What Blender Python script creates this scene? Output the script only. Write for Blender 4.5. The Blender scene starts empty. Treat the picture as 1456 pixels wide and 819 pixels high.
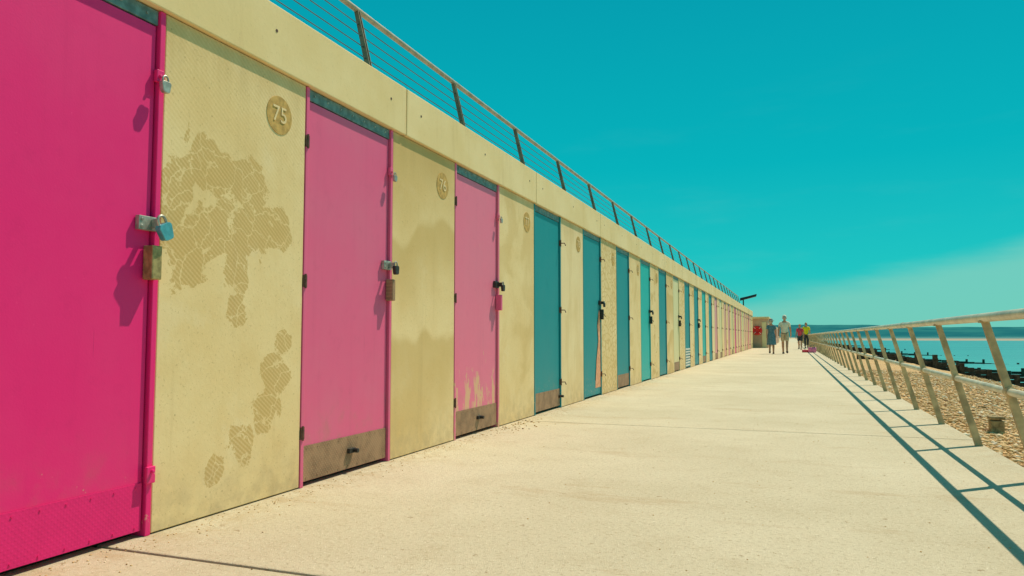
import bpy, bmesh, math, random
import numpy as np
from mathutils import Vector, Matrix
random.seed(7); rng=np.random.default_rng(7)
scene=bpy.context.scene
COL=scene.collection
rad=math.radians

# ---------------------------------------------------------------- node helpers
class NT:
    def __init__(s,name,rough=0.8,spec=0.3,metal=0.0):
        s.m=bpy.data.materials.new(name); s.m.use_nodes=True
        s.t=s.m.node_tree; s.b=s.t.nodes['Principled BSDF']
        s.b.inputs['Roughness'].default_value=rough
        s.b.inputs['Specular IOR Level'].default_value=spec
        s.b.inputs['Metallic'].default_value=metal
        s.pos=s.n('ShaderNodeNewGeometry').outputs['Position']
        s._sep=None
    def n(s,ty,**kw):
        nd=s.t.nodes.new(ty)
        for k,v in kw.items(): setattr(nd,k,v)
        return nd
    def put(s,sock,v):
        if isinstance(v,bpy.types.NodeSocket): s.t.links.new(v,sock)
        else:
            if sock.type=='RGBA' and len(v)==3: v=(*v,1)
            sock.default_value=v
    def xyz(s,i):
        if s._sep is None:
            s._sep=s.n('ShaderNodeSeparateXYZ'); s.t.links.new(s.pos,s._sep.inputs[0])
        return s._sep.outputs[i]
    def math(s,op,a,b=0.0,c=None,clamp=False):
        nd=s.n('ShaderNodeMath',operation=op,use_clamp=clamp); s.put(nd.inputs[0],a); s.put(nd.inputs[1],b)
        if c is not None: s.put(nd.inputs[2],c)
        return nd.outputs[0]
    def step(s,v,a,b,o0=0.0,o1=1.0):
        nd=s.n('ShaderNodeMapRange',interpolation_type='SMOOTHSTEP'); s.put(nd.inputs['Value'],v)
        nd.inputs['From Min'].default_value=a; nd.inputs['From Max'].default_value=b
        nd.inputs['To Min'].default_value=o0; nd.inputs['To Max'].default_value=o1
        return nd.outputs['Result']
    def map(s,scale=(1,1,1),loc=(0,0,0),rot=(0,0,0),vec=None):
        nd=s.n('ShaderNodeMapping'); s.put(nd.inputs['Vector'],vec or s.pos)
        nd.inputs['Scale'].default_value=scale; nd.inputs['Location'].default_value=loc; nd.inputs['Rotation'].default_value=rot
        return nd.outputs[0]
    def noise(s,scale,detail=4,rough=.55,vec=None,dist=0):
        nd=s.n('ShaderNodeTexNoise'); s.put(nd.inputs['Vector'],vec or s.pos)
        nd.inputs['Scale'].default_value=scale; nd.inputs['Detail'].default_value=detail
        nd.inputs['Roughness'].default_value=rough; nd.inputs['Distortion'].default_value=dist
        return nd.outputs['Fac']
    def voro(s,scale,feature='F1',vec=None,out='Distance'):
        nd=s.n('ShaderNodeTexVoronoi',feature=feature); s.put(nd.inputs['Vector'],vec or s.pos)
        nd.inputs['Scale'].default_value=scale
        return nd.outputs[out]
    def wave(s,scale,vec,dist=0,dscale=1,axis='Z'):
        nd=s.n('ShaderNodeTexWave'); s.put(nd.inputs['Vector'],vec); nd.inputs['Scale'].default_value=scale
        nd.bands_direction=axis
        nd.inputs['Distortion'].default_value=dist; nd.inputs['Detail Scale'].default_value=dscale
        return nd.outputs['Fac']
    def mix(s,f,a,b,bt='MIX'):
        nd=s.n('ShaderNodeMix',data_type='RGBA',blend_type=bt)
        s.put(nd.inputs[0],f); s.put(nd.inputs[6],a); s.put(nd.inputs[7],b)
        return nd.outputs[2]
    def scale(s,c,f):
        nd=s.n('ShaderNodeVectorMath',operation='SCALE'); s.put(nd.inputs[0],c); s.put(nd.inputs['Scale'],f); return nd.outputs[0]
    def ramp(s,f,stops):
        nd=s.n('ShaderNodeValToRGB'); s.put(nd.inputs[0],f); e=nd.color_ramp.elements
        while len(e)<len(stops): e.new(.5)
        for el,(p,c) in zip(e,stops): el.position=p; el.color=(*c,1)
        return nd.outputs[0]
    def blob(s,y,z,r,x=-2.56):
        nd=s.n('ShaderNodeVectorMath',operation='DISTANCE'); s.put(nd.inputs[0],s.pos); nd.inputs[1].default_value=(x,y,z)
        return s.step(nd.outputs['Value'],r,0.0)
    def color(s,c): s.put(s.b.inputs['Base Color'],c); return s
    def bump(s,h,st=.3,d=.01):
        nd=s.n('ShaderNodeBump'); nd.inputs['Strength'].default_value=st; nd.inputs['Distance'].default_value=d
        s.put(nd.inputs['Height'],h); s.t.links.new(nd.outputs[0],s.b.inputs['Normal']); return s

def simple(name,c,rough=.6,metal=0,var=.25,sc=12,spec=.3,bump=0):
    k=NT(name,rough,spec,metal); f=k.noise(sc,5)
    a=tuple(v*(1-var) for v in c); b=tuple(min(1,v*(1+var)) for v in c)
    k.color(k.mix(k.step(f,.3,.7),a,b))
    if bump: k.bump(k.noise(sc*4,4),bump,.004)
    return k.m

# ---------------------------------------------------------------- mesh helpers
class MB:
    def __init__(s): s.v=[]; s.f=[]
    def add(s,vs,fs):
        o=len(s.v); s.v+= [tuple(v) for v in vs]; s.f+=[tuple(i+o for i in f) for f in fs]; return s
    def box(s,x0,x1,y0,y1,z0,z1):
        return s.add([(x0,y0,z0),(x1,y0,z0),(x1,y1,z0),(x0,y1,z0),(x0,y0,z1),(x1,y0,z1),(x1,y1,z1),(x0,y1,z1)],
          [(0,3,2,1),(4,5,6,7),(0,1,5,4),(1,2,6,5),(2,3,7,6),(3,0,4,7)])
    def hexa(s,a,b):
        return s.add(list(a)+list(b),[(0,3,2,1),(4,5,6,7),(0,1,5,4),(1,2,6,5),(2,3,7,6),(3,0,4,7)])
    def tube(s,pts,r,n=10,closed=False,rr=None):
        pts=[Vector(p) for p in pts]; m=len(pts); vs=[]; prev=None
        for i,p in enumerate(pts):
            if closed: t=pts[(i+1)%m]-pts[i-1]
            else: t=pts[min(i+1,m-1)]-pts[max(i-1,0)]
            t.normalize()
            if prev is None:
                u=t.orthogonal().normalized()
            else:
                u=(prev-t*prev.dot(t)).normalized()
            prev=u; w=t.cross(u); q=rr[i] if rr else r
            for k in range(n):
                a=2*math.pi*k/n; vs.append(p+(u*math.cos(a)+w*math.sin(a))*q)
        fs=[]
        for i in range(m if closed else m-1):
            j=(i+1)%m
            for k in range(n): l=(k+1)%n; fs.append((i*n+k,i*n+l,j*n+l,j*n+k))
        if not closed:
            fs.append(tuple(range(n))[::-1]); fs.append(tuple((m-1)*n+k for k in range(n)))
        return s.add(vs,fs)
    def loft(s,rings,n=20):
        vs=[];fs=[]
        for (cx,cy,z,rx,ry) in rings:
            for k in range(n):
                a=2*math.pi*k/n; vs.append((cx+rx*math.cos(a),cy+ry*math.sin(a),z))
        for i in range(len(rings)-1):
            for k in range(n): l=(k+1)%n; fs.append((i*n+k,i*n+l,(i+1)*n+l,(i+1)*n+k))
        fs.append(tuple(range(n))[::-1]); fs.append(tuple((len(rings)-1)*n+k for k in range(n)))
        return s.add(vs,fs)
    def obj(s,name,mat,parent=None,bevel=0,smooth=False,seg=2):
        me=bpy.data.meshes.new(name); me.from_pydata(s.v,[],s.f); me.update()
        o=bpy.data.objects.new(name,me); COL.objects.link(o)
        if mat: me.materials.append(mat)
        if parent: o.parent=parent
        if bevel:
            b=o.modifiers.new('Bevel','BEVEL'); b.width=bevel; b.segments=seg; b.limit_method='ANGLE'; b.angle_limit=rad(40)
        if smooth:
            for p in me.polygons: p.use_smooth=True
            try: me.set_sharp_from_angle(angle=rad(40))
            except Exception: pass
        return o
def empty(name,loc=(0,0,0)):
    e=bpy.data.objects.new(name,None); COL.objects.link(e); e.location=loc; e.empty_display_size=.2; return e

# ---------------------------------------------------------------- materials
def door_mat(name,c,peel=0,py=0,faded=.12):
    k=NT(name,.5,.35)
    c2=tuple(v*(1-faded)+.42*faded for v in c); c3=tuple(v*.82 for v in c)
    f=k.step(k.noise(1.4,6,.6),.35,.7)
    col=k.mix(f,c,c2)
    st=k.noise(1,5,.6,vec=k.map(scale=(1,13,.8)))
    col=k.mix(k.math('MULTIPLY',k.step(st,.5,.85),.3),col,c3)
    mott=k.step(k.noise(9,7,.7),.52,.7)
    col=k.mix(k.math('MULTIPLY',mott,.16),col,tuple(v*.75 for v in c))
    sc=k.step(k.noise(38,6,.7),.66,.74)
    col=k.mix(k.math('MULTIPLY',sc,.35),col,tuple(min(1,v*1.15+.06) for v in c))
    scr=k.step(k.noise(1,3,.5,vec=k.map(scale=(1,90,2.2))),.73,.76)
    col=k.mix(k.math('MULTIPLY',scr,.4),col,tuple(v*.6 for v in c))
    dirt=k.math('MULTIPLY',k.step(k.xyz(2),.55,.2),k.step(k.noise(9,5),.45,.8))
    col=k.mix(k.math('MULTIPLY',dirt,.35 if faded>.05 else .15),col,(.42,.26,.17))
    chip=k.step(k.math('ADD',k.noise(26,7,.7),k.step(k.xyz(2),.6,.0,0,.10)),.715,.725)
    col=k.mix(k.math('MULTIPLY',chip,.6),col,(.70,.42,.28))
    if peel:
        g=k.noise(1,7,.65,vec=k.map(scale=(6,15,4)))
        hgt=k.step(k.xyz(2),.95,.2,0,.2)
        m=k.step(k.math('ADD',g,hgt),.755-peel*.06,.765-peel*.06)
        col=k.mix(m,col,(.75,.42,.26))
    k.color(col); k.bump(k.math('ADD',k.noise(120,4),k.math('MULTIPLY',k.noise(5,2),2.0)),.14,.003)
    return k.m
HOT=(.86,.012,.19); PINK=(.80,.115,.26); PINK2=(.84,.18,.30); TEAL=(.002,.255,.285); TURQ=(.01,.44,.41)
CREAM=(.80,.68,.36); PEACH=(.82,.40,.30); BLUSH=(.80,.33,.32)
DM={'hot':door_mat('paint_hot_pink',HOT,faded=.03),'pink':door_mat('paint_pink',PINK,faded=.08),
    'pinkp':door_mat('paint_pink_peeling',PINK2,peel=1,faded=.06),'teal':door_mat('paint_teal',TEAL,faded=.03),
    'turq':door_mat('paint_turquoise',TURQ,faded=.03),'cream':door_mat('paint_cream',CREAM),
    'peach':door_mat('paint_peach',PEACH),'blush':door_mat('paint_blush',BLUSH)}
def kick_mat(name,c,metal,var=.6,amt=.4):
    k=NT(name,.6,.3,metal)
    ch=k.math('MULTIPLY',k.wave(18,k.map(rot=(rad(45),0,0))),k.wave(18,k.map(rot=(rad(-45),0,0))))
    f=k.step(k.noise(9,6,.65),.35,.7)
    col=k.mix(f,c,tuple(x*var for x in c))
    col=k.mix(k.math('MULTIPLY',k.step(ch,.35,.7),amt),col,tuple(min(1,x*1.3) for x in c))
    k.color(col); k.bump(k.step(ch,.3,.7),.25,.0015); return k.m
KHOT=kick_mat('kick_hot_pink',(.84,.016,.18),0,.92,.08); KMET=kick_mat('kick_worn_steel',(.38,.225,.13),.0)
STEEL=simple('galvanised_steel',(.42,.42,.36),.45,.55,.3,30)
STRIP=simple('door_head_strip',(.16,.24,.23),.5,.3,.3,25)
DARKM=simple('dark_metal',(.05,.045,.04),.5,.4,.3,40)
HINGE=simple('hinge_bronze',(.16,.08,.06),.5,.3,.3,40)
BRASS=simple('brass',(.42,.30,.13),.5,.5,.3,40)
LOCKT=simple('padlock_teal',(.10,.36,.42),.3,.35,.2,30)
GAP=simple('dark_gap',(.03,.025,.02),.9)
RAILM=simple('railing_paint',(.58,.52,.37),.4,.25,.2,9,.4)
RAILD=simple('railing_post_paint',(.50,.38,.21),.55,.1,.3,9,.3)
UPRAIL=simple('roof_rail_post',(.20,.17,.11),.5,.3,.25,9)
UPTUBE=simple('roof_rail_tube',(.48,.38,.27),.4,.3,.2,9)
WIRE=simple('rail_wire',(.10,.15,.16),.4,.6,.2,9)

PB=(.82,.585,.285); PD=(.60,.38,.125); PL=(.88,.665,.365)
def panel_base(k):
    col=k.mix(k.step(k.noise(1.6,6,.6),.3,.7),PB,PL)
    col=k.mix(k.math('MULTIPLY',k.step(k.noise(4,9,.72),.45,.72),.28),col,(.68,.45,.19))
    pale=k.step(k.noise(2.3,8,.7,vec=k.map(loc=(9,3,1))),.55,.68)
    col=k.mix(k.math('MULTIPLY',pale,.25),col,(.90,.74,.49))
    sp=k.step(k.noise(90,3,.6),.60,.69)
    col=k.mix(k.math('MULTIPLY',sp,.4),col,(.46,.31,.14))
    pit=k.step(k.voro(16),.09,.06)
    col=k.mix(k.math('MULTIPLY',pit,k.step(k.noise(5,2),.5,.6,0,.5)),col,(.34,.22,.10))
    return col
def finish_panel(k,col,b=.2):
    drt=k.math('MULTIPLY',k.step(k.xyz(2),.35,.0),k.step(k.noise(11,6,.6),.3,.7))
    col=k.mix(k.math('MULTIPLY',drt,.5),col,(.46,.34,.19))
    st=k.noise(1,4,.6,vec=k.map(scale=(1,16,.7)))
    col=k.mix(k.math('MULTIPLY',k.step(st,.55,.8),.2),col,(.50,.33,.15))
    tp=k.math('MULTIPLY',k.step(k.math('ADD',k.xyz(2),k.math('MULTIPLY',k.noise(1,5,.6,vec=k.map(scale=(1,14,1))),.5)),2.2,2.6),.35)
    col=k.mix(tp,col,(.48,.32,.13))
    k.color(col); k.bump(k.noise(60,5,.6),b,.004); return k.m
def halftone(k,sc=17):
    a=k.wave(sc,k.map(rot=(rad(38),0,0))); nd=k.wave(sc,k.map(rot=(rad(-52),0,0)))
    return k.step(k.math('ADD',a,k.math('MULTIPLY',nd,.35)),.35,.9)
def panel_map(name,blobs,thr=.56,up=.2,amt=.72):
    k=NT(name,.85,.2); col=panel_base(k)
    if blobs:
        s=None
        for (y,z,r) in blobs:
            b=k.blob(y,z,r); s=b if s is None else k.math('MAXIMUM',s,b)
        nz=k.noise(4.2,12,.66,dist=.5)
        s=k.math('ADD',s,k.math('MULTIPLY',k.math('SUBTRACT',nz,.5),2.3)); thr=.46
        # the shapes stop at blob edges
        m=k.step(s,thr,thr+.03)
    else:
        s=k.noise(2.7,12,.68,dist=.35); m=k.step(s,thr,thr+.015)
    wv=k.n('ShaderNodeVectorMath',operation='ADD'); k.put(wv.inputs[0],k.pos)
    nn=k.n('ShaderNodeTexNoise'); nn.inputs['Scale'].default_value=5; nn.inputs['Detail'].default_value=6; k.put(nn.inputs['Vector'],k.pos)
    k.put(wv.inputs[1],k.scale(nn.outputs['Color'],.30))
    cr=k.step(k.voro(7,'DISTANCE_TO_EDGE',vec=wv.outputs[0]),.010,.030)
    ht=halftone(k)
    m2=k.math('MULTIPLY',k.math('MULTIPLY',m,k.math('ADD',k.math('MULTIPLY',cr,.85),.15)),k.math('ADD',k.math('MULTIPLY',ht,.45),.55))
    col=k.mix(k.math('MULTIPLY',m2,amt),col,(.54,.33,.095))
    if up:
        u=k.math('MULTIPLY',k.step(k.xyz(2),1.2,2.1),halftone(k,15))
        col=k.mix(k.math('MULTIPLY',u,up),col,PD)
    return finish_panel(k,col)
def panel_dune(name,seed,st=.5):
    k=NT(name,.85,.2); col=panel_base(k)
    wn=k.noise(1,2,.4,vec=k.map(loc=(0,seed,seed*.7),scale=(1,1.3,.9)))
    v=k.math('ADD',k.math('MULTIPLY',k.xyz(2),1.15),k.math('ADD',k.math('MULTIPLY',k.xyz(1),-.35),k.math('MULTIPLY',wn,1.7)))
    fr=k.math('FRACT',v)
    m=k.math('MULTIPLY',k.step(fr,.02,.9),k.step(fr,.995,.91))
    col=k.mix(k.math('MULTIPLY',m,st),col,(.58,.37,.12))
    top=k.math('MULTIPLY',k.step(k.xyz(2),1.1,2.0),.35)
    col=k.mix(top,col,(.58,.38,.13))
    m3=k.math('MULTIPLY',k.step(fr,.4,.9),halftone(k,19))
    col=k.mix(k.math('MULTIPLY',m3,.14),col,PD)
    return finish_panel(k,col)
def panel_pebble(name,sc=11):
    k=NT(name,.85,.2); col=panel_base(k)
    d=k.voro(sc,'DISTANCE_TO_EDGE'); m=k.step(d,.13,.05)
    col=k.mix(k.math('MULTIPLY',m,.55),col,PD); return finish_panel(k,col)
def panel_plain(name):
    k=NT(name,.85,.2); col=panel_base(k)
    col=k.mix(k.math('MULTIPLY',k.step(k.noise(1.3,5,.5,dist=1),.5,.6),.3),col,PD)
    return finish_panel(k,col)
def panel_light(name):
    k=NT(name,.85,.2); col=k.mix(.3,panel_base(k),(.88,.72,.48))
    w=k.step(k.noise(3,3,.5,vec=k.map(scale=(1,1,.35))),.48,.6)
    col=k.mix(k.math('MULTIPLY',w,.22),col,PD); return finish_panel(k,col)
P75=panel_map('panel_map_print',[(2.52,1.50,.26),(2.74,1.62,.26),(3.0,1.60,.26),(3.2,1.42,.22),(2.98,1.36,.26),(2.74,1.38,.28),(2.60,1.17,.24),(2.93,1.16,.22),(2.93,.98,.15),(2.42,1.34,.26),
   (3.30,.80,.15),(3.24,.64,.22),(3.17,.45,.24),(3.0,.32,.20),(2.82,.20,.14)])
PM2=panel_map('panel_map_print_b',[],.56)
PD1=panel_dune('panel_dune_print',0.3); PD2=panel_dune('panel_dune_print_b',3.1)
PPB=panel_pebble('panel_pebble_print'); PPL=panel_plain('panel_plain'); PLT=panel_light('panel_light')
DISC=simple('number_disc',(.54,.33,.10),.85,0,.2,30); NUM=simple('number_relief',(.80,.60,.33),.85,0,.1,20)
kf=NT('fascia_concrete',.8,.25)
colf=kf.mix(kf.step(kf.noise(1.5,6,.6),.3,.7),(.80,.59,.29),(.88,.68,.38))
colf=kf.mix(kf.math('MULTIPLY',kf.step(kf.noise(1,6,.65,vec=kf.map(scale=(5,7,1))),.53,.78),.4),colf,(.58,.39,.18))
colf=kf.mix(kf.math('MULTIPLY',kf.step(kf.noise(70,4,.7),.58,.7),.3),colf,(.50,.35,.18))
kf.color(colf); kf.bump(kf.noise(50,5),.15,.004); FASC=kf.m

# ---------------------------------------------------------------- beach hut terrace
XW=-2.56; FT=2.61; FB=2.27
terr=empty('beach_hut_terrace',(XW,0,0))
def P(o):
    o.parent=terr; o.matrix_parent_inverse=Matrix.Translation(terr.location).inverted(); return o
NMIN,NMAX=-2,27
seq={1:'hot',2:'pink',3:'pinkp',4:'teal',5:'teal',6:'teal',7:'turq',8:'teal',9:'cream',10:'teal',11:'teal',12:'turq',13:'teal',
     14:'blush',15:'cream',16:'peach',17:'blush',18:'cream',19:'pink',20:'peach',21:'blush',22:'cream',23:'blush',24:'peach',25:'pink',26:'blush',27:'cream',0:'hot',-1:'hot',-2:'pink'}
def dy(n): return 3.46+2.0*(n-2)
W=.98
Yend=dy(NMAX)+2.0
P(MB().box(XW-.35,XW-.075,dy(NMIN),Yend,0.0,FB+.1).obj('back_wall',GAP))
P(MB().box(XW-.055,XW-.0,Yend+.0,Yend+.2,0.0,FB-.004).obj('end_pier',PPL,bevel=.005))
def padlock(y,z,s,mat,x=XW+.045,rot=0):
    m=MB(); n=14
    w,h=.026*s,.028*s; pts=[]
    for cx,cz,a0 in ((w*.55,h*.45,0),(-w*.55,h*.45,90),(-w*.35,-h*.6,180),(w*.35,-h*.6,270)):
        for k in range(4):
            a=rad(a0+30*k); pts.append((cx+.45*w*math.cos(a),cz+.45*h*math.sin(a)))
    R=Matrix.Rotation(rot,2)
    def tr(p,o=(0,0)): q=R@Vector(p); return (y+q.x,z+q.y)
    q=[tr(p) for p in pts]; L=len(q); t=.011*s
    vs=[(x-t,a,b) for a,b in q]+[(x+t,a,b) for a,b in q]
    fs=[tuple(range(L))[::-1],tuple(range(L,2*L))]+[(i,(i+1)%L,(i+1)%L+L,i+L) for i in range(L)]
    m.add(vs,fs); P(m.obj('padlock_body',mat,bevel=.003))
    sh=[(-w*.6,h*.6),(-w*.6,h*1.2)]+[(w*.6*math.cos(a),h*1.25+w*.6*math.sin(a)) for a in np.linspace(math.pi,0,8)]+[(w*.6,h*1.2),(w*.6,h*.6)]
    P(MB().tube([(x,*tr(p)) for p in sh],.0045*s,8).obj('padlock_shackle',STEEL,smooth=True))
LOUV=simple('louvre_white',(.7,.68,.6)); PRIM=simple('bare_peach_primer',(.76,.36,.20),.8,0,.2,20)
for n in range(NMIN,NMAX+1):
    y0=dy(n); y1=y0+W; c=seq.get(n,'blush'); M=DM[c]
    fw=.028
    fr=MB().box(XW-.075,XW+.004,y0,y0+fw,.0,FB-.004).box(XW-.075,XW+.004,y1-fw,y1,.0,FB-.004)
    P(fr.obj('door_frame',M,bevel=.003))
    g=.008
    P(MB().box(XW-.06,XW-.014,y0+fw+g,y1-fw-g,.025,2.195).obj('door',M,bevel=.003))
    P(MB().box(XW-.06,XW-.010,y0+fw+.002,y1-fw-.002,2.20,FB-.006).obj('door_head_strip',STRIP,bevel=.002))
    m=MB()
    for i in range(7):
        yy=y0+.09+i*(W-.18)/6
        m.tube([(XW-.012,yy,2.235),(XW-.005,yy,2.235)],.006,8)
    P(m.obj('strip_rivet',STEEL))
    km=KHOT if c=='hot' else (KMET if n in(2,3,4,9,14) or n%3==0 else M)
    P(MB().box(XW-.012,XW-.009,y0+fw+g+.004,y1-fw-g-.004,.028,.225).obj('kick_plate',km))
    m=MB()
    for i in range(9):
        yy=y0+.07+i*(W-.14)/8
        for zz in (.045,.208): m.tube([(XW-.010,yy,zz),(XW-.006,yy,zz)],.004,6)
    P(m.obj('kick_plate_screws',km))
    right_h = n>=4
    hy=y1-fw*.5 if right_h else y0+fw*.5
    hg=MB()
    for zz in ((.30,1.15,1.95)):
        hg.tube([(XW+.006,hy,zz-.04),(XW+.006,hy,zz+.04)],.007,8)
        hg.box(XW-.012,XW+.0055,hy-.016,hy+.016,zz-.034,zz+.034)
        if right_h: hg.tube([(XW+.006,hy,zz),(XW+.05,hy+.01,zz),(XW+.06,hy+.02,zz-.03)],.006,6)
    P(hg.obj('hinges',HINGE if n>=2 else M))
    if n<=12:
        if n<4 or n%2:
            P(MB().box(XW-.012,XW+.010,y1-.115,y1-.018,1.29,1.35).box(XW+.01,XW+.05,y1-.052,y1-.044,1.30,1.34)
              .tube([(XW+.01,y1-.10,1.335),(XW+.014,y1-.10,1.335)],.007,8).tube([(XW+.01,y1-.10,1.305),(XW+.014,y1-.10,1.305)],.007,8).obj('hasp',STEEL if n<3 else DARKM,bevel=.002))
            padlock(y1-.02 if n==1 else y1-.035,1.29,1.35 if n==1 else 1.1,LOCKT if n==1 else DARKM,x=XW+.055,rot=rad(25) if n==1 else .05)
            P(MB().box(XW-.01,XW+.045,y1-.072 if n==1 else y1-.058,y1-.02,1.08,1.225).obj('lock_box',BRASS if n==1 else DM['pink'] if n==3 else (KMET if n==2 else DARKM),bevel=.005))
        if n<4:
            P(MB().tube([(XW-.012,y1-.03,1.97),(XW+.02,y1-.03,1.97)],.008,8).box(XW-.01,XW+.010,y1-.045,y1-.005,1.945,2.0).obj('top_bolt',M,bevel=.003))
            padlock(y1-.02,1.925,.95 if n==1 else .8,STEEL,x=XW+.032)
    if n in (2,3,4):
        yy=y0+.5 if n<4 else y1-.06
        P(MB().box(XW-.010,XW+.012,yy-.02,yy+.05,.12,.15).tube([(XW+.012,yy+.03,.135),(XW+.04,yy+.03,.135)],.014,10).obj('floor_bolt',DARKM,bevel=.003))
    if n==1: P(MB().box(XW+.004,XW+.018,y1-.04,y1+.005,.22,.29).tube([(XW+.018,y1-.015,.27),(XW+.03,y1-.015,.27)],.008,8).obj('lower_latch',M,bevel=.003))
    if n==10:
        m=MB()
        for i in range(7): m.box(XW-.009,XW+.004,y0+.05,y1-.05,.06+i*.07,.10+i*.07)
        P(m.obj('louvre',LOUV,bevel=.002))
    if n==5:
        P(MB().add([(XW-.0065,y1-.34,.12),(XW-.0065,y1-.04,.12),(XW-.0065,y1-.04,1.05),(XW-.0065,y1-.10,1.22),(XW-.0065,y1-.19,1.0),(XW-.0065,y1-.15,.78),(XW-.0065,y1-.26,.5)],[(0,1,2,3,4,5,6)]).obj('bare_patch',PRIM))
    p0=y1; p1=y0+2.0
    if n==1: pm=P75
    else: pm={2:PD1,3:PPL,4:PLT,5:PPB,6:PPL,7:PM2,8:PD2}.get(n,random.choice([PPL,PM2,PD2,PLT,PPB]))
    P(MB().box(XW-.055,XW,p0+.006,p1-.006,.006,FB-.004).obj('wall_panel',pm,bevel=.004))
    cy=p1-.235; cz=2.03; L=40; r=.103
    vs=[(XW+.003,cy+r*math.cos(2*math.pi*i/L),cz+r*math.sin(2*math.pi*i/L)) for i in range(L)]+[(XW-.01,cy+r*math.cos(2*math.pi*i/L),cz+r*math.sin(2*math.pi*i/L)) for i in range(L)]
    P(MB().add(vs,[tuple(range(L))]+[(i,i+L,(i+1)%L+L,(i+1)%L) for i in range(L)]).obj('number_disc',DISC))
    cu=bpy.data.curves.new('t','FONT'); cu.body=str(74+n); cu.size=.125; cu.extrude=.001; cu.align_x='CENTER'; cu.align_y='CENTER'
    to=bpy.data.objects.new('t',cu); COL.objects.link(to)
    me=bpy.data.meshes.new_from_object(to.evaluated_get(bpy.context.evaluated_depsgraph_get()))
    bpy.data.objects.remove(to)
    no=bpy.data.objects.new('number_relief',me); COL.objects.link(no); me.materials.clear(); me.materials.append(NUM)
    no.parent=terr; no.matrix_parent_inverse=Matrix.Translation(terr.location).inverted()
    no.location=(XW+.005,cy,cz); no.rotation_euler=(rad(90),0,rad(90))
yy=4.59-2.88*4; bolts=MB()
while yy<Yend+.2:
    e=min(yy+2.88,Yend+.2)
    P(MB().box(XW-.06,XW+.024,yy+.005,e-.005,FB,FT).obj('fascia_panel',FASC,bevel=.006))
    for q in (.22,1.45,2.66):
        if yy+q<e: 
            zz=2.50 if int(q*10)%2 else 2.47
            bolts.tube([(XW+.022,yy+q,zz),(XW+.026,yy+q,zz)],.009,10)
    yy+=2.88
P(bolts.obj('fascia_bolts',HINGE))
P(MB().box(XW-9,XW-.062,dy(NMIN),Yend+.2,FB+.1,FT-.03).obj('roof_deck',simple('roof_concrete',(.4,.37,.28),.9)))
P(MB().box(XW-9,XW-.36,dy(NMIN),dy(NMIN)+.1,0,FB+.09).box(XW-9,XW-.06,Yend+.1,Yend+.19,0,FB+.09).obj('side_wall',PPL))

# roof railing (leaning inland)
zt=.84+2.816; xt=-3.45
m=MB(); ybs=[5.33+1.95*k for k in range(-5,26)]
def lean(z): return xt+.24*(zt-z)
for y in ybs:
    z0=FT-.03; z1=zt-.01
    a=[(lean(z0)-.03,y-.006,z0),(lean(z0)+.03,y-.006,z0),(lean(z0)+.03,y+.006,z0),(lean(z0)-.03,y+.006,z0)]
    b=[(lean(z1)-.02,y-.006,z1),(lean(z1)+.02,y-.006,z1),(lean(z1)+.02,y+.006,z1),(lean(z1)-.02,y+.006,z1)]
    m.hexa(a,b)
    m.hexa([(p[0],p[1]+.03,p[2]) for p in a],[(p[0],p[1]+.03,p[2]) for p in b])
    m.box(lean(z0)-.06,lean(z0)+.06,y-.05,y+.08,z0,z0+.015)
rr=m.obj('roof_railing',UPRAIL,bevel=.002)
MB().tube([(xt,ybs[0]-.4,zt),(xt,ybs[-1]+.4,zt)],.025,12).obj('handrail',UPTUBE,parent=rr,smooth=True)
m=MB()
for i in range(9):
    z=FT+.08+i*.103; m.tube([(lean(z),ybs[0],z),(lean(z),ybs[-1],z)],.0045,6)
m.obj('wires',WIRE,parent=rr)

# ---------------------------------------------------------------- promenade railing
xb=1.33; zrt=.951; xr=1.08
def lx(z): return xb-(xb-xr)*z/zrt
m=MB(); ps=[5.13+1.5*k for k in range(-6,74)]
for y in ps:
    z0=-.15; z1=zrt-.02
    for oy in (-.012,.012):
        a=[(lx(z0)-.027,y+oy-.005,z0),(lx(z0)+.027,y+oy-.005,z0),(lx(z0)+.027,y+oy+.005,z0),(lx(z0)-.027,y+oy+.005,z0)]
        b=[(lx(z1)-.02,y+oy-.005,z1),(lx(z1)+.02,y+oy-.005,z1),(lx(z1)+.02,y+oy+.005,z1),(lx(z1)-.02,y+oy+.005,z1)]
        m.hexa(a,b)
    m.box(lx(zrt)-.026,lx(zrt)+.026,y-.026,y+.026,zrt-.032,zrt-.020)
    m.tube([(lx(.513),y-.03,.513),(lx(.513),y+.03,.513)],.031,12)
pr=m.obj('promenade_railing',RAILD,bevel=.002)
MB().tube([(xr,ps[0]-.3,zrt),(xr,ps[-1]+.3,zrt)],.027,16).obj('handrail',RAILM,parent=pr,smooth=True)
MB().tube([(lx(.513),ps[0]-.3,.513),(lx(.513),ps[-1]+.3,.513)],.022,14).obj('mid_rail',RAILM,parent=pr,smooth=True)
m=MB()
for y in ps[::4]: m.tube([(xr,y+.35,zrt),(xr,y+.43,zrt)],.030,14)
m.obj('rail_sleeves',RAILM,parent=pr,smooth=True)

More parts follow.
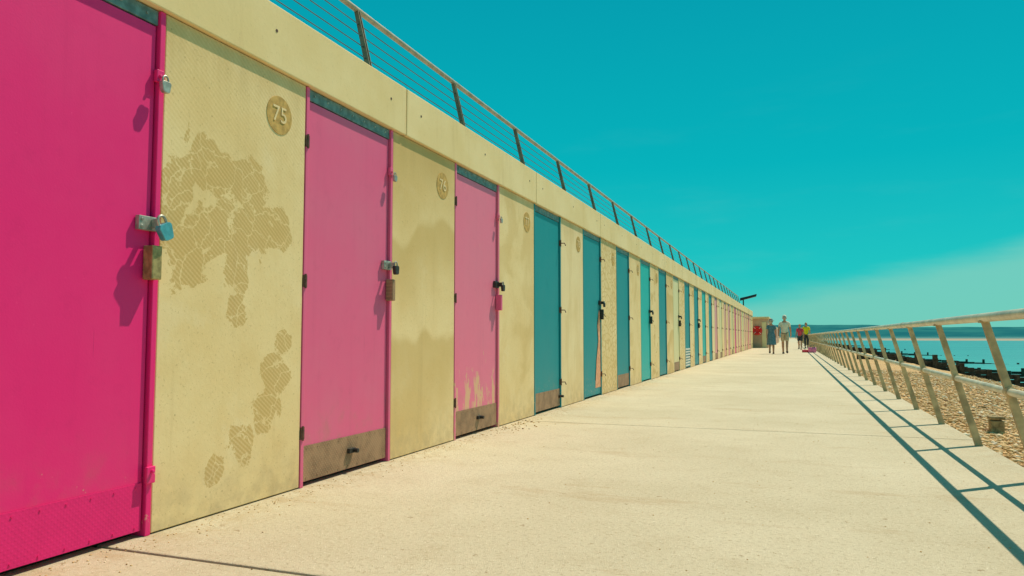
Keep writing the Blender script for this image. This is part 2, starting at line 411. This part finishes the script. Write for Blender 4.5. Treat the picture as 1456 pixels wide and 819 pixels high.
# ---------------------------------------------------------------- promenade
k=NT('promenade_concrete',.9,.15)
c=k.mix(k.step(k.noise(.55,6,.6),.3,.7),(.545,.475,.325),(.63,.56,.40))
c=k.mix(k.math('MULTIPLY',k.step(k.noise(3.2,9,.72),.48,.75),.45),c,(.46,.375,.235))
sp=k.step(k.noise(48,6,.8),.50,.66); c=k.mix(k.math('MULTIPLY',sp,.7),c,(.35,.28,.175))
sp2=k.step(k.voro(70),.30,.12); c=k.mix(k.math('MULTIPLY',sp2,k.step(k.noise(30,2),.45,.6,0,.7)),c,(.78,.72,.57))
sp3=k.step(k.noise(17,4,.65),.655,.70); c=k.mix(k.math('MULTIPLY',sp3,.7),c,(.28,.19,.10))
st=k.step(k.noise(1.1,6,.75,vec=k.map(scale=(.5,1.6,1))),.56,.66)
c=k.mix(k.math('MULTIPLY',st,.35),c,(.43,.31,.175))
ln=k.step(k.noise(1,6,.8,vec=k.map(scale=(1.6,9,1),rot=(0,0,.05))),.67,.71)
c=k.mix(k.math('MULTIPLY',ln,.55),c,(.30,.20,.11))
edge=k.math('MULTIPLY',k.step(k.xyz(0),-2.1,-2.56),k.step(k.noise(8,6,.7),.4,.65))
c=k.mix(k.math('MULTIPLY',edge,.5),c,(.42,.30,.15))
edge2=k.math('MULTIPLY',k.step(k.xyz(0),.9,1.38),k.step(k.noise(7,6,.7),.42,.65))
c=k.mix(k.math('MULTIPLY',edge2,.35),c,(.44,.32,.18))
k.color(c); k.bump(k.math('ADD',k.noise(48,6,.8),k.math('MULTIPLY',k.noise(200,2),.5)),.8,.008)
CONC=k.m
js=[2.24+4.75*i for i in range(-3,60)]
m=MB()
for i in range(len(js)-1):
    m.box(-2.64,1.38,js[i]+.009,js[i+1]-.009,-.7,0)
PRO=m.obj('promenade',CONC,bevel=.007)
MB().box(-2.7,1.36,js[0],js[-1],-.5,-.016).obj('joint_filler',simple('joint_filler',(.11,.07,.04),.95),parent=PRO)

# ---------------------------------------------------------------- ground sheet / beach
def bz(x,y):
    z=np.interp(x,[-9000,1.3,1.9,3.5,5.6,8,14,30,9000],[-.3,-.26,-.34,-.40,-.52,-1.1,-2.7,-4.2,-6])
    z=z+.03*np.sin(x*1.7+y*.8)*np.cos(y*.55-x*.4)*(x>1.5)
    t=np.clip((y-600)/90,0,1); t=t*t*(3-2*t)
    far=-1.1
    return np.where(x>0,z*(1-t)+far*t,z)
def geo(a,b,st,g):
    o=[a];d=st
    while o[-1]<b: o.append(o[-1]+d); d*=g
    return o
xs=sorted(set([-8000,-3000,-1000,-300,-100,-30,-12,-6,-3,0,1.2]+geo(1.36,9000,.12,1.045)))
ys=sorted(set([-300,-100,-40,-20,-10,-5]+geo(0,300,.25,1.02)+list(np.arange(320,760,20))+[900,1200,2000,4000,9000,14000]))
X,Y=np.meshgrid(xs,ys); Z=bz(X,Y)
nx,ny=len(xs),len(ys); vs=np.stack([X.ravel(),Y.ravel(),Z.ravel()],1)
fs=[(j*nx+i,j*nx+i+1,(j+1)*nx+i+1,(j+1)*nx+i) for j in range(ny-1) for i in range(nx-1)]
k=NT('shingle',.85,.2)
vc=k.n('ShaderNodeTexVoronoi'); k.put(vc.inputs['Vector'],k.pos); vc.inputs['Scale'].default_value=30
sep=k.n('ShaderNodeSeparateColor'); k.put(sep.inputs[0],vc.outputs['Color'])
c=k.ramp(sep.outputs[0],[(0,(.30,.15,.055)),(.25,(.52,.29,.11)),(.6,(.68,.42,.17)),(.85,(.74,.52,.27)),(1,(.82,.70,.48))])
c=k.mix(k.step(vc.outputs['Distance'],.35,.8,0,.7),c,(.20,.11,.05))
c=k.mix(k.step(k.noise(.5,5),.35,.7,0,.35),c,(.68,.44,.18))
c=k.mix(k.step(k.xyz(1),30,110),c,(.62,.38,.16))
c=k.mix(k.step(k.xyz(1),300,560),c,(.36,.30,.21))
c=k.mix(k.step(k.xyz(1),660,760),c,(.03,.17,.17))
k.color(c); k.bump(k.step(vc.outputs['Distance'],.8,.1),.5,.015)
g=bpy.data.meshes.new('ground'); g.from_pydata(vs.tolist(),[],fs); g.materials.append(k.m)
go=bpy.data.objects.new('ground',g); COL.objects.link(go)
for p in g.polygons: p.use_smooth=True

def icos():
    bm=bmesh.new(); bmesh.ops.create_icosphere(bm,subdivisions=1,radius=1)
    v=np.array([q.co[:] for q in bm.verts]); f=np.array([[q.index for q in a.verts] for a in bm.faces]); bm.free(); return v,f
IV,IF=icos()
def pebbles(name,xyz,r,mat,flat=.6):
    n=len(r); ang=rng.uniform(0,6.28,n); sx=rng.uniform(.8,1.35,n); sz=rng.uniform(flat*.7,flat*1.2,n)
    jit=1+rng.uniform(-.18,.18,(n,len(IV),1))
    v=IV[None]*jit*np.stack([sx,1/sx,sz],1)[:,None,:]*r[:,None,None]
    ca,sa=np.cos(ang)[:,None],np.sin(ang)[:,None]
    v=np.stack([v[...,0]*ca-v[...,1]*sa,v[...,0]*sa+v[...,1]*ca,v[...,2]],-1)+xyz[:,None,:]
    f=(IF[None]+(np.arange(n)*len(IV))[:,None,None]).reshape(-1,3)
    me=bpy.data.meshes.new(name); me.vertices.add(n*len(IV)); me.vertices.foreach_set('co',v.ravel())
    me.loops.add(f.size); me.loops.foreach_set('vertex_index',f.ravel().astype(np.int32))
    me.polygons.add(len(f)); me.polygons.foreach_set('loop_start',np.arange(len(f),dtype=np.int32)*3)
    me.update(calc_edges=True); me.validate(); me.materials.append(mat)
    me.polygons.foreach_set('use_smooth',np.ones(len(f),dtype=bool))
    o=bpy.data.objects.new(name,me); COL.objects.link(o); return o
k=NT('pebble_stone',.75,.25)
ri=k.n('ShaderNodeNewGeometry').outputs['Random Per Island']
c=k.ramp(ri,[(0,(.26,.14,.06)),(.15,(.50,.28,.10)),(.55,(.68,.43,.18)),(.8,(.76,.54,.29)),(.95,(.84,.72,.50)),(1,(.88,.8,.65))])
k.color(k.mix(k.step(k.noise(60,3),.3,.8,0,.3),c,(.45,.29,.14))); PEB=k.m
N=34000
py=3.5+ (rng.random(N)**1.7)*26; px=1.42+rng.random(N)*(.9+py*.22)
pr_=rng.gamma(4,.0038,N)+.005; pz=bz(px,py)+pr_*.25
pebbles('shingle_pebbles',np.stack([px,py,pz],1),pr_,PEB)
N1,N2,N3=1300,420,70
gy=np.concatenate([rng.uniform(.8,16,N1),rng.uniform(1.5,16,N2),6.6+rng.normal(0,.35,N3)])
gx=np.concatenate([XW+.02+np.abs(rng.normal(0,.10,N1)),rng.uniform(-2.4,1.3,N2),XW+.05+np.abs(rng.normal(0,.14,N3))])
gr=np.concatenate([rng.uniform(.0015,.005,N1),rng.uniform(.0015,.0045,N2),rng.uniform(.004,.011,N3)])
pebbles('loose_grit',np.stack([gx,gy,gr*.3],1),gr,PEB)

# sea
k=NT('sea_water',.35,.3)
w=k.noise(1,5,.6,vec=k.map(scale=(.05,.35,1)))
c=k.mix(k.step(w,.35,.65),(.005,.19,.21),(.02,.32,.30))
c=k.mix(k.step(k.xyz(1),250,20,0,.5),c,(.05,.40,.35))
k.color(c); k.bump(k.noise(1,6,.65,vec=k.map(scale=(.8,1.6,1))),.5,.25)
MB().add([(7,-300,-2.5),(9000,-300,-2.5),(9000,6000,-2.5),(7,6000,-2.5)],[(0,1,2,3)]).obj('sea',k.m)
# hills
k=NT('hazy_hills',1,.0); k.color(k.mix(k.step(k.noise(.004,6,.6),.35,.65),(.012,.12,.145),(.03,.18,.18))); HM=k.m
def hills(Yc,h0,amp,seed,x0,x1,dep):
    vs=[];fs=[];n=160;rows=7
    r=np.random.default_rng(seed); ph=r.uniform(0,6.28,6)
    for j in range(rows):
        t=j/(rows-1)
        for i in range(n):
            x=x0+(x1-x0)*i/(n-1)
            h=h0+amp*(math.sin(x*.0021+ph[0])*.6+math.sin(x*.0057+ph[1])*.3+math.sin(x*.013+ph[2])*.13+math.sin(x*.037+ph[3])*.05)
            vs.append((x,Yc+dep*t,max(0,h*math.sin(t*math.pi)**.8)-1))
    for j in range(rows-1):
        for i in range(n-1): fs.append((j*n+i,j*n+i+1,(j+1)*n+i+1,(j+1)*n+i))
    return MB().add(vs,fs).obj('hills',HM,smooth=True)
hills(2600,22,8,3,-2500,2500,700)
hills(4200,62,14,8,-3500,1300,1200)

# groynes
WOOD=simple('groyne_timber',(.055,.042,.028),.9,0,.5,6)
def groyne(Y0,xa,xbn,posts=14):
    m=MB(); L=xbn-xa
    def top(x): return bz(np.array(x),np.array(Y0)).item()*.72+.10 
    for i in range(posts):
        x=xa+L*i/(posts-1); z=top(x)+random.uniform(.05,.45)
        m.box(x-.11,x+.11,Y0-.12,Y0+.10,-4,z)
    st=26
    for i in range(st):
        x0=xa+L*i/st; x1=xa+L*(i+1)/st-.02
        for j in range(5):
            z=top((x0+x1)/2)-.24*j+random.uniform(-.015,.015)
            m.box(x0,x1,Y0+.105,Y0+.18+random.uniform(0,.02),z-.225,z)
    return m.obj('groyne',WOOD,bevel=.012)
for Y0,xa,xe in ((44,3.4,19),(72,3.8,24),(104,4,27),(145,4,30),(200,4,32),(270,4,34)): groyne(Y0,xa,xe)
MB().box(2.28,2.43,10.7,10.83,-.6,-.20).box(2.27,2.44,10.69,10.84,-.19,-.15).obj('timber_stump',simple('weathered_timber',(.30,.22,.11),.9,0,.4,20),bevel=.012)

# ---------------------------------------------------------------- end kiosk block + lifebuoy + lamp
kb=empty('kiosk_building',(-2,57,0))
def PK(o,e=kb): o.parent=e; o.matrix_parent_inverse=Matrix.Translation(e.location).inverted(); return o
KW=simple('kiosk_render',(.62,.42,.28),.85,0,.12,2)
PK(MB().box(-5,-1.55,56.15,63,0,2.1).obj('walls',KW,bevel=.01))
PK(MB().box(-5.1,-1.45,56.05,63.1,2.1,2.24).obj('roof',FASC,bevel=.01))
PK(MB().box(-1.96,-1.66,56.10,56.145,.02,1.85).obj('door',DM['cream'],bevel=.004))
PK(MB().box(-5,-1.55,63.2,110,0,1.9).obj('rear_wall',simple('rear_wall',(.55,.44,.26),.9)))
m=MB()
for i in range(8): m.box(-1.56,-1.52,64+i*5,65+i*5,.02,1.7)
PK(m.obj('rear_doors',DM['blush']))
lb=empty('lifebuoy_station',(-2.25,56.0,1.25))
RED=simple('lifebuoy_red',(.72,.03,.03),.5,0,.1); WHT=simple('lifebuoy_white',(.78,.70,.60),.5,0,.1)
PK(MB().box(-2.50,-2.02,56.02,56.14,.95,1.55).obj('backboard',RED,bevel=.02),lb)
pts=[(-2.26+.25*math.cos(a),55.97,1.25+.25*math.sin(a)) for a in np.linspace(0,2*math.pi,33)[:-1]]
PK(MB().tube(pts,.085,10,closed=True).obj('ring',RED,smooth=True),lb)
m=MB()
for q in range(4):
    a0=math.pi/4+q*math.pi/2
    m.tube([(-2.26+.25*math.cos(a),55.97,1.25+.25*math.sin(a)) for a in np.linspace(a0-.07,a0+.07,5)],.089,10)
PK(m.obj('ring_bands',WHT,smooth=True),lb)
fl=empty('street_lamp',(-2.75,51,FT))
PK(MB().tube([(-2.9,51,FT-.03),(-2.9,51,3.25)],.04,10).obj('pole',DARKM),fl)
m=MB(); m.hexa([(-3.1,50.8,3.18),(-2.1,50.75,3.44),(-2.1,51.25,3.44),(-3.1,51.2,3.18)],[(-3.1,50.85,3.34),(-2.05,50.8,3.60),(-2.05,51.2,3.60),(-3.1,51.15,3.38)])
PK(m.obj('lamp_head',DARKM,bevel=.015),fl)

# ---------------------------------------------------------------- people
def skin_obj(name,verts,edges,radii,mat,parent,roots=(0,),sub=2):
    me=bpy.data.meshes.new(name); me.from_pydata(verts,edges,[]); me.update()
    o=bpy.data.objects.new(name,me); COL.objects.link(o)
    md=o.modifiers.new('Skin','SKIN'); md.use_smooth_shade=True
    for i,r in enumerate(radii):
        d=me.skin_vertices[0].data[i]; d.radius=r if isinstance(r,tuple) else (r,r); d.use_root=i in roots
    s=o.modifiers.new('Sub','SUBSURF'); s.levels=sub; s.render_levels=sub
    dg=bpy.context.evaluated_depsgraph_get(); dg.update()
    nm=bpy.data.meshes.new_from_object(o.evaluated_get(dg))
    bpy.data.objects.remove(o); bpy.data.meshes.remove(me)
    nm.materials.clear(); nm.materials.append(mat)
    for p in nm.polygons: p.use_smooth=True
    no=bpy.data.objects.new(name,nm); COL.objects.link(no); no.parent=parent; return no
SKIN=simple('skin',(.50,.27,.16),.6,0,.08); HAIRD=simple('hair_dark',(.05,.035,.02),.7); HAIRG=simple('hair_grey',(.42,.38,.32),.7)
SHOE=simple('shoe',(.06,.05,.05),.7)
def human(name,H,loc,rot,top,bottom,kind,hair,hat=None,stride=.26,fem=False,arms=.12):
    e=empty(name,loc); s=H/1.75; sh=.165 if fem else .19
    V=[];E=[];R=[]
    def add(p,r,par=None):
        V.append((p[0]*s,p[1]*s,p[2]*s)); R.append(tuple(q*s for q in r) if isinstance(r,tuple) else r*s)
        if par is not None: E.append((par,len(V)-1))
        return len(V)-1
    pel=add((0,0,.96),(.145,.10)); wa=add((0,.01,1.10),(.125 if fem else .135,.09),pel); ch=add((0,.01,1.28),(.15,.105),wa)
    uc=add((0,0,1.41),(.10,.075),ch); nk=add((0,-.005,1.50),.052,uc); add((0,.01,1.58),.055,nk)
    wrists=[];J={}
    for sx in (-1,1):
        sw=arms*sx
        a=add((sx*sh*.75,0,1.415),.058,uc); b=add((sx*sh,0,1.39),.055,a)
        el=add((sx*(sh+.055),-.03+sw*.6,1.12),.043,b); wr=add((sx*(sh+.06),.05+sw*1.6,.88),.029,el)
        pm=add((sx*(sh+.055),.065+sw*1.75,.80),(.020,.036),wr); wrists.append((pm,sx)); J[sx]=(V[b],V[el],V[wr],V[pm])
        f=stride*(-sx)
        hp=add((sx*.09,0,.90),(.092,.095),pel)
        kn=add((sx*.095,f*.55+.03,.50),.062,hp); cf=add((sx*.095,f*.85-.02,.34),.060,kn)
        lift=.0 if f>=0 else .07
        an=add((sx*.095,f*1.1,.10+lift),.038,cf); he=add((sx*.095,f*1.1-.03,.045+lift),.036,an); add((sx*.105,f*1.1+.16,.035+lift*.3),(.04,.028),an)
        J[('l',sx)]=(V[hp],V[kn],V[an],f,lift)
    skin_obj('body',V,E,R,SKIN,e)
    V=[];E=[];R=[];roots=[]
    for sx in (-1,1):
        b=Vector(J[sx][3]); 
        for i,(oy,l) in enumerate(((.028,.065),(.010,.078),(-.008,.072),(-.025,.056))):
            roots.append(len(V)); p0=b+Vector((0,oy*s,-.02*s))
            pts=[p0,p0+Vector((-.004*sx,.002,-.5*l))*s,p0+Vector((-.018*sx,.004,-l))*s]
            o=len(V); V+= [tuple(p) for p in pts]; R+=[.0095*s,.0085*s,.007*s]; E+=[(o,o+1),(o+1,o+2)]
        roots.append(len(V)); o=len(V); p0=b+Vector((-.01*sx,.03,.02))*s
        V+=[tuple(p0),tuple(p0+Vector((-.012*sx,.022,-.03))*s),tuple(p0+Vector((-.018*sx,.026,-.058))*s)]; R+=[.011*s,.010*s,.008*s]; E+=[(o,o+1),(o+1,o+2)]
    skin_obj('fingers',V,E,R,SKIN,e,roots=roots,sub=1)
    bm=bmesh.new(); bmesh.ops.create_uvsphere(bm,u_segments=24,v_segments=18,radius=1)
    for v in bm.verts:
        x,y,z=v.co; j=1-.22*max(0,-z)
        v.co=Vector((x*.075*j,y*.095*(1-.1*max(0,-z)),z*.118))
        if y>.9 and -.35<z<.15: v.co.y+=.018*(1-abs(z+.1)/.3)
    hd=bpy.data.meshes.new('head'); bm.to_mesh(hd); bm.free(); hd.materials.append(SKIN)
    for p in hd.polygons: p.use_smooth=True
    ho=bpy.data.objects.new('head',hd); COL.objects.link(ho); ho.parent=e; ho.scale=(s,s,s); ho.location=(0,.015*s,1.635*s)
    m=MB()
    for sx in(-1,1): m.tube([((sx*.072)*s,.01*s,1.60*s),((sx*.085)*s,.0,1.63*s),((sx*.08)*s,.0,1.66*s)],.012*s,8)
    m.obj('ears',SKIN,parent=e,smooth=True)
    m=MB()
    for sx in(-1,1): m.tube([(sx*.03*s,.098*s,1.645*s),(sx*.03*s,.106*s,1.645*s)],.010*s,8)
    m.tube([(-.025*s,.094*s,1.575*s),(.025*s,.094*s,1.575*s)],.006*s,6); m.obj('eyes_and_mouth',HAIRD,parent=e)
    rings=[(0,-.012*s,z*s,.083*s*math.sqrt(max(.02,1-((z-1.645)/.122)**2)),.100*s*math.sqrt(max(.02,1-((z-1.645)/.122)**2))) for z in np.linspace(1.60 if not fem else 1.53,1.766,9)]
    MB().loft([(cx,cy-.02*s,z,rx,ry*.88) for cx,cy,z,rx,ry in rings]).obj('hair',hair,parent=e,smooth=True)
    if hat:
        m=MB()
        if hat[0]=='cap': m.loft([(0,0,z*s,r*s,r*1.15*s) for z,r in ((1.665,.090),(1.70,.092),(1.74,.082),(1.77,.055),(1.782,.01))]); m.loft([(0,.11*s,1.668*s,.07*s,.075*s),(0,.11*s,1.678*s,.068*s,.073*s)])
        else: m.loft([(0,0,z*s,r*s,r*1.1*s) for z,r in ((1.675,.17),(1.69,.165),(1.70,.092),(1.76,.085),(1.785,.06),(1.79,.01))])
        m.obj('hat',hat[1],parent=e,smooth=True)
    V=[];E=[];R=[]
    wa=add((0,.0,.90),(.178,.140)); mid=add((0,.01,1.08),(.165,.125),wa); ch=add((0,.01,1.27),(.172,.128),mid); uc=add((0,0,1.41),(.118,.088),ch)
    for sx in(-1,1):
        b,el=Vector(J[sx][0])/s,Vector(J[sx][1])/s
        a=add((sx*sh*.75,0,1.415),.070,uc); a=add(tuple(b),.070,a); add(tuple(b.lerp(el,.62)),.066,a)
    skin_obj('shirt',V,E,R,top,e)
    if kind in('shorts','trousers'):
        V=[];E=[];R=[]; pel=add((0,0,1.0),(.150,.115))
        for sx in(-1,1):
            hp,kn,an,f,lf=J[('l',sx)]; hp=Vector(hp)/s;kn=Vector(kn)/s;an=Vector(an)/s
            a=add(tuple(hp),(.106,.110),pel)
            if kind=='shorts': add(tuple(hp.lerp(kn,.9)),(.094,.094),a)
            else: a=add(tuple(kn),.075,a); add(tuple(an+Vector((0,0,.04))),.06,a)
        skin_obj(kind,V,E,R,bottom,e)
    else:
        n=24; rg=[(0,.0,1.10,.150,.115),(0,0,.98,.182,.150),(0,0,.8,.205,.18),(0,0,.6,.22,.22),(0,0,.46,.235,.25)]
        MB().loft([tuple(q*s for q in r) for r in rg],n).obj('skirt',bottom,parent=e,smooth=True)
    m=MB()
    for sx in(-1,1):
        hp,kn,an,f,lf=J[('l',sx)]; ax,ay=an[0],an[1]
        z=.0+lf*s
        m.add([(ax+dx*s,ay+dyy*s,(z if dyy<.1 else lf*.3*s)+dz*s) for dz,w in((.0,1),(.07,.85)) for dx,dyy in ((-.045*w,-.075),(.045*w,-.075),(.052*w,.09),(.03*w,.19),(-.03*w,.19),(-.045*w,.09))],
          [(5,4,3,2,1,0),(6,7,8,9,10,11)]+[(i,(i+1)%6,(i+1)%6+6,i+6) for i in range(6)])
    m.obj('shoes',SHOE,parent=e,bevel=.012)
    e.rotation_euler=(0,0,rot); return e
CREAMC=simple('cloth_cream',(.74,.68,.52),.9,0,.08); BEIGE=simple('cloth_beige',(.55,.45,.29),.9,0,.1)
BLUED=simple('cloth_blue',(.10,.20,.24),.9,0,.35,25); YEL=simple('cloth_yellow',(.80,.68,.02),.9,0,.1); REDC=simple('cloth_red',(.60,.07,.10),.9,0,.3,20)
DKC=simple('cloth_dark',(.05,.06,.07),.9); PNKC=simple('cloth_pink',(.75,.2,.35),.9,0,.2)
human('man_walking',1.82,(-.28,37.6,0),rad(-3),CREAMC,BEIGE,'shorts',HAIRG,('cap',CREAMC),stride=.20)
human('woman_walking',1.64,(-.88,37.3,0),rad(4),BLUED,BLUED,'dress',HAIRG,('sun',simple('hat_grey',(.25,.26,.24),.9)),stride=-.16,fem=True)
human('woman_in_red',1.60,(.52,50,0),rad(170),REDC,DKC,'shorts',HAIRD,None,stride=.12,fem=True)
human('man_in_yellow',1.78,(.98,55,0),rad(185),YEL,DKC,'trousers',HAIRD,None,stride=-.12)
bg=empty('beach_bag',(1.0,41,0))
m=MB().loft([(0,0,0.0,.16,.12),(0,0,.05,.19,.15),(0,0,.18,.20,.15),(0,0,.26,.19,.10),(0,0,.27,.17,.08)],20); m.obj('bag_body',PNKC,parent=bg,smooth=True)
m=MB()
for o in(-.07,.07): m.tube([(.10*math.cos(a),o,.25+.14*math.sin(a)) for a in np.linspace(0,math.pi,12)],.010,8)
m.obj('bag_handles',DKC,parent=bg,smooth=True)
bt=empty('rolled_towel',(.72,41.2,0))
m=MB().tube([(-.20,0,.07),(.20,.05,.07)],.07,16); m.obj('towel_roll',REDC,parent=bt,smooth=True)
pts=[(-.205,.0+.05*t/20*math.cos(t*.9),.07+.05*t/20*math.sin(t*.9)) for t in range(20)]
MB().tube(pts,.006,6).obj('towel_end_spiral',CREAMC,parent=bt)

# ---------------------------------------------------------------- world + sun
sd=Vector((.28,.5,.97)).normalized()
w=bpy.data.worlds.new('World'); scene.world=w; w.use_nodes=True; nt=w.node_tree
k=NT.__new__(NT); k.t=nt; k._sep=None
tc=k.n('ShaderNodeTexCoord').outputs['Generated']; k.pos=tc
sky=k.n('ShaderNodeTexSky',sky_type='NISHITA'); sky.sun_disc=False
sky.sun_elevation=math.asin(sd.z); sky.sun_rotation=math.atan2(sd.x,sd.y); sky.air_density=1; sky.dust_density=.6; sky.ozone_density=2
z=k.xyz(2)
r=k.ramp(z,[(0,(.07,.58,.50)),(.08,(.012,.56,.54)),(.22,(0,.455,.50)),(.42,(0,.355,.44)),(1,(0,.20,.32))])
nz=k.noise(1,6,.55,vec=k.map(scale=(2.2,2.2,11)))
lim=k.math('ADD',k.math('MULTIPLY',k.xyz(0),.16),.068)
d=k.math('ADD',k.math('SUBTRACT',lim,z),k.math('MULTIPLY',k.math('SUBTRACT',nz,.5),.08))
cm=k.math('MULTIPLY',k.step(d,-.004,.028),.85)
r=k.mix(cm,r,(.20,.62,.51))
wisp=k.step(k.noise(1,7,.6,vec=k.map(scale=(3,3,16),loc=(4,0,0))),.5,.8,0,.10)
r=k.mix(k.math('MULTIPLY',wisp,k.step(z,.4,.05)),r,(.25,.6,.55))
nis=k.mix(1.0,sky.outputs[0],(.10,.75,.75),'MULTIPLY')
tot=k.mix(.93,nis,k.scale(r,10.0))
bgd=nt.nodes['Background']; nt.links.new(tot,bgd.inputs[0]); bgd.inputs[1].default_value=.1
L=bpy.data.lights.new('sun','SUN'); L.energy=4.7; L.angle=rad(.5); L.color=(1,.87,.69)
lo=bpy.data.objects.new('sun',L); COL.objects.link(lo); lo.rotation_euler=(-sd).to_track_quat('-Z','Y').to_euler()

# camera
cd=bpy.data.cameras.new('camera'); cd.sensor_width=36; cd.lens=1050/1456*36; cd.clip_start=.05; cd.clip_end=30000
co=bpy.data.objects.new('camera',cd); COL.objects.link(co); co.location=(0,0,.84)
co.rotation_euler=(rad(90)+math.atan(68.5/1050),0,math.atan(396/1050)); scene.camera=co
scene.view_settings.view_transform='Standard'; scene.view_settings.look='None'; scene.view_settings.exposure=0
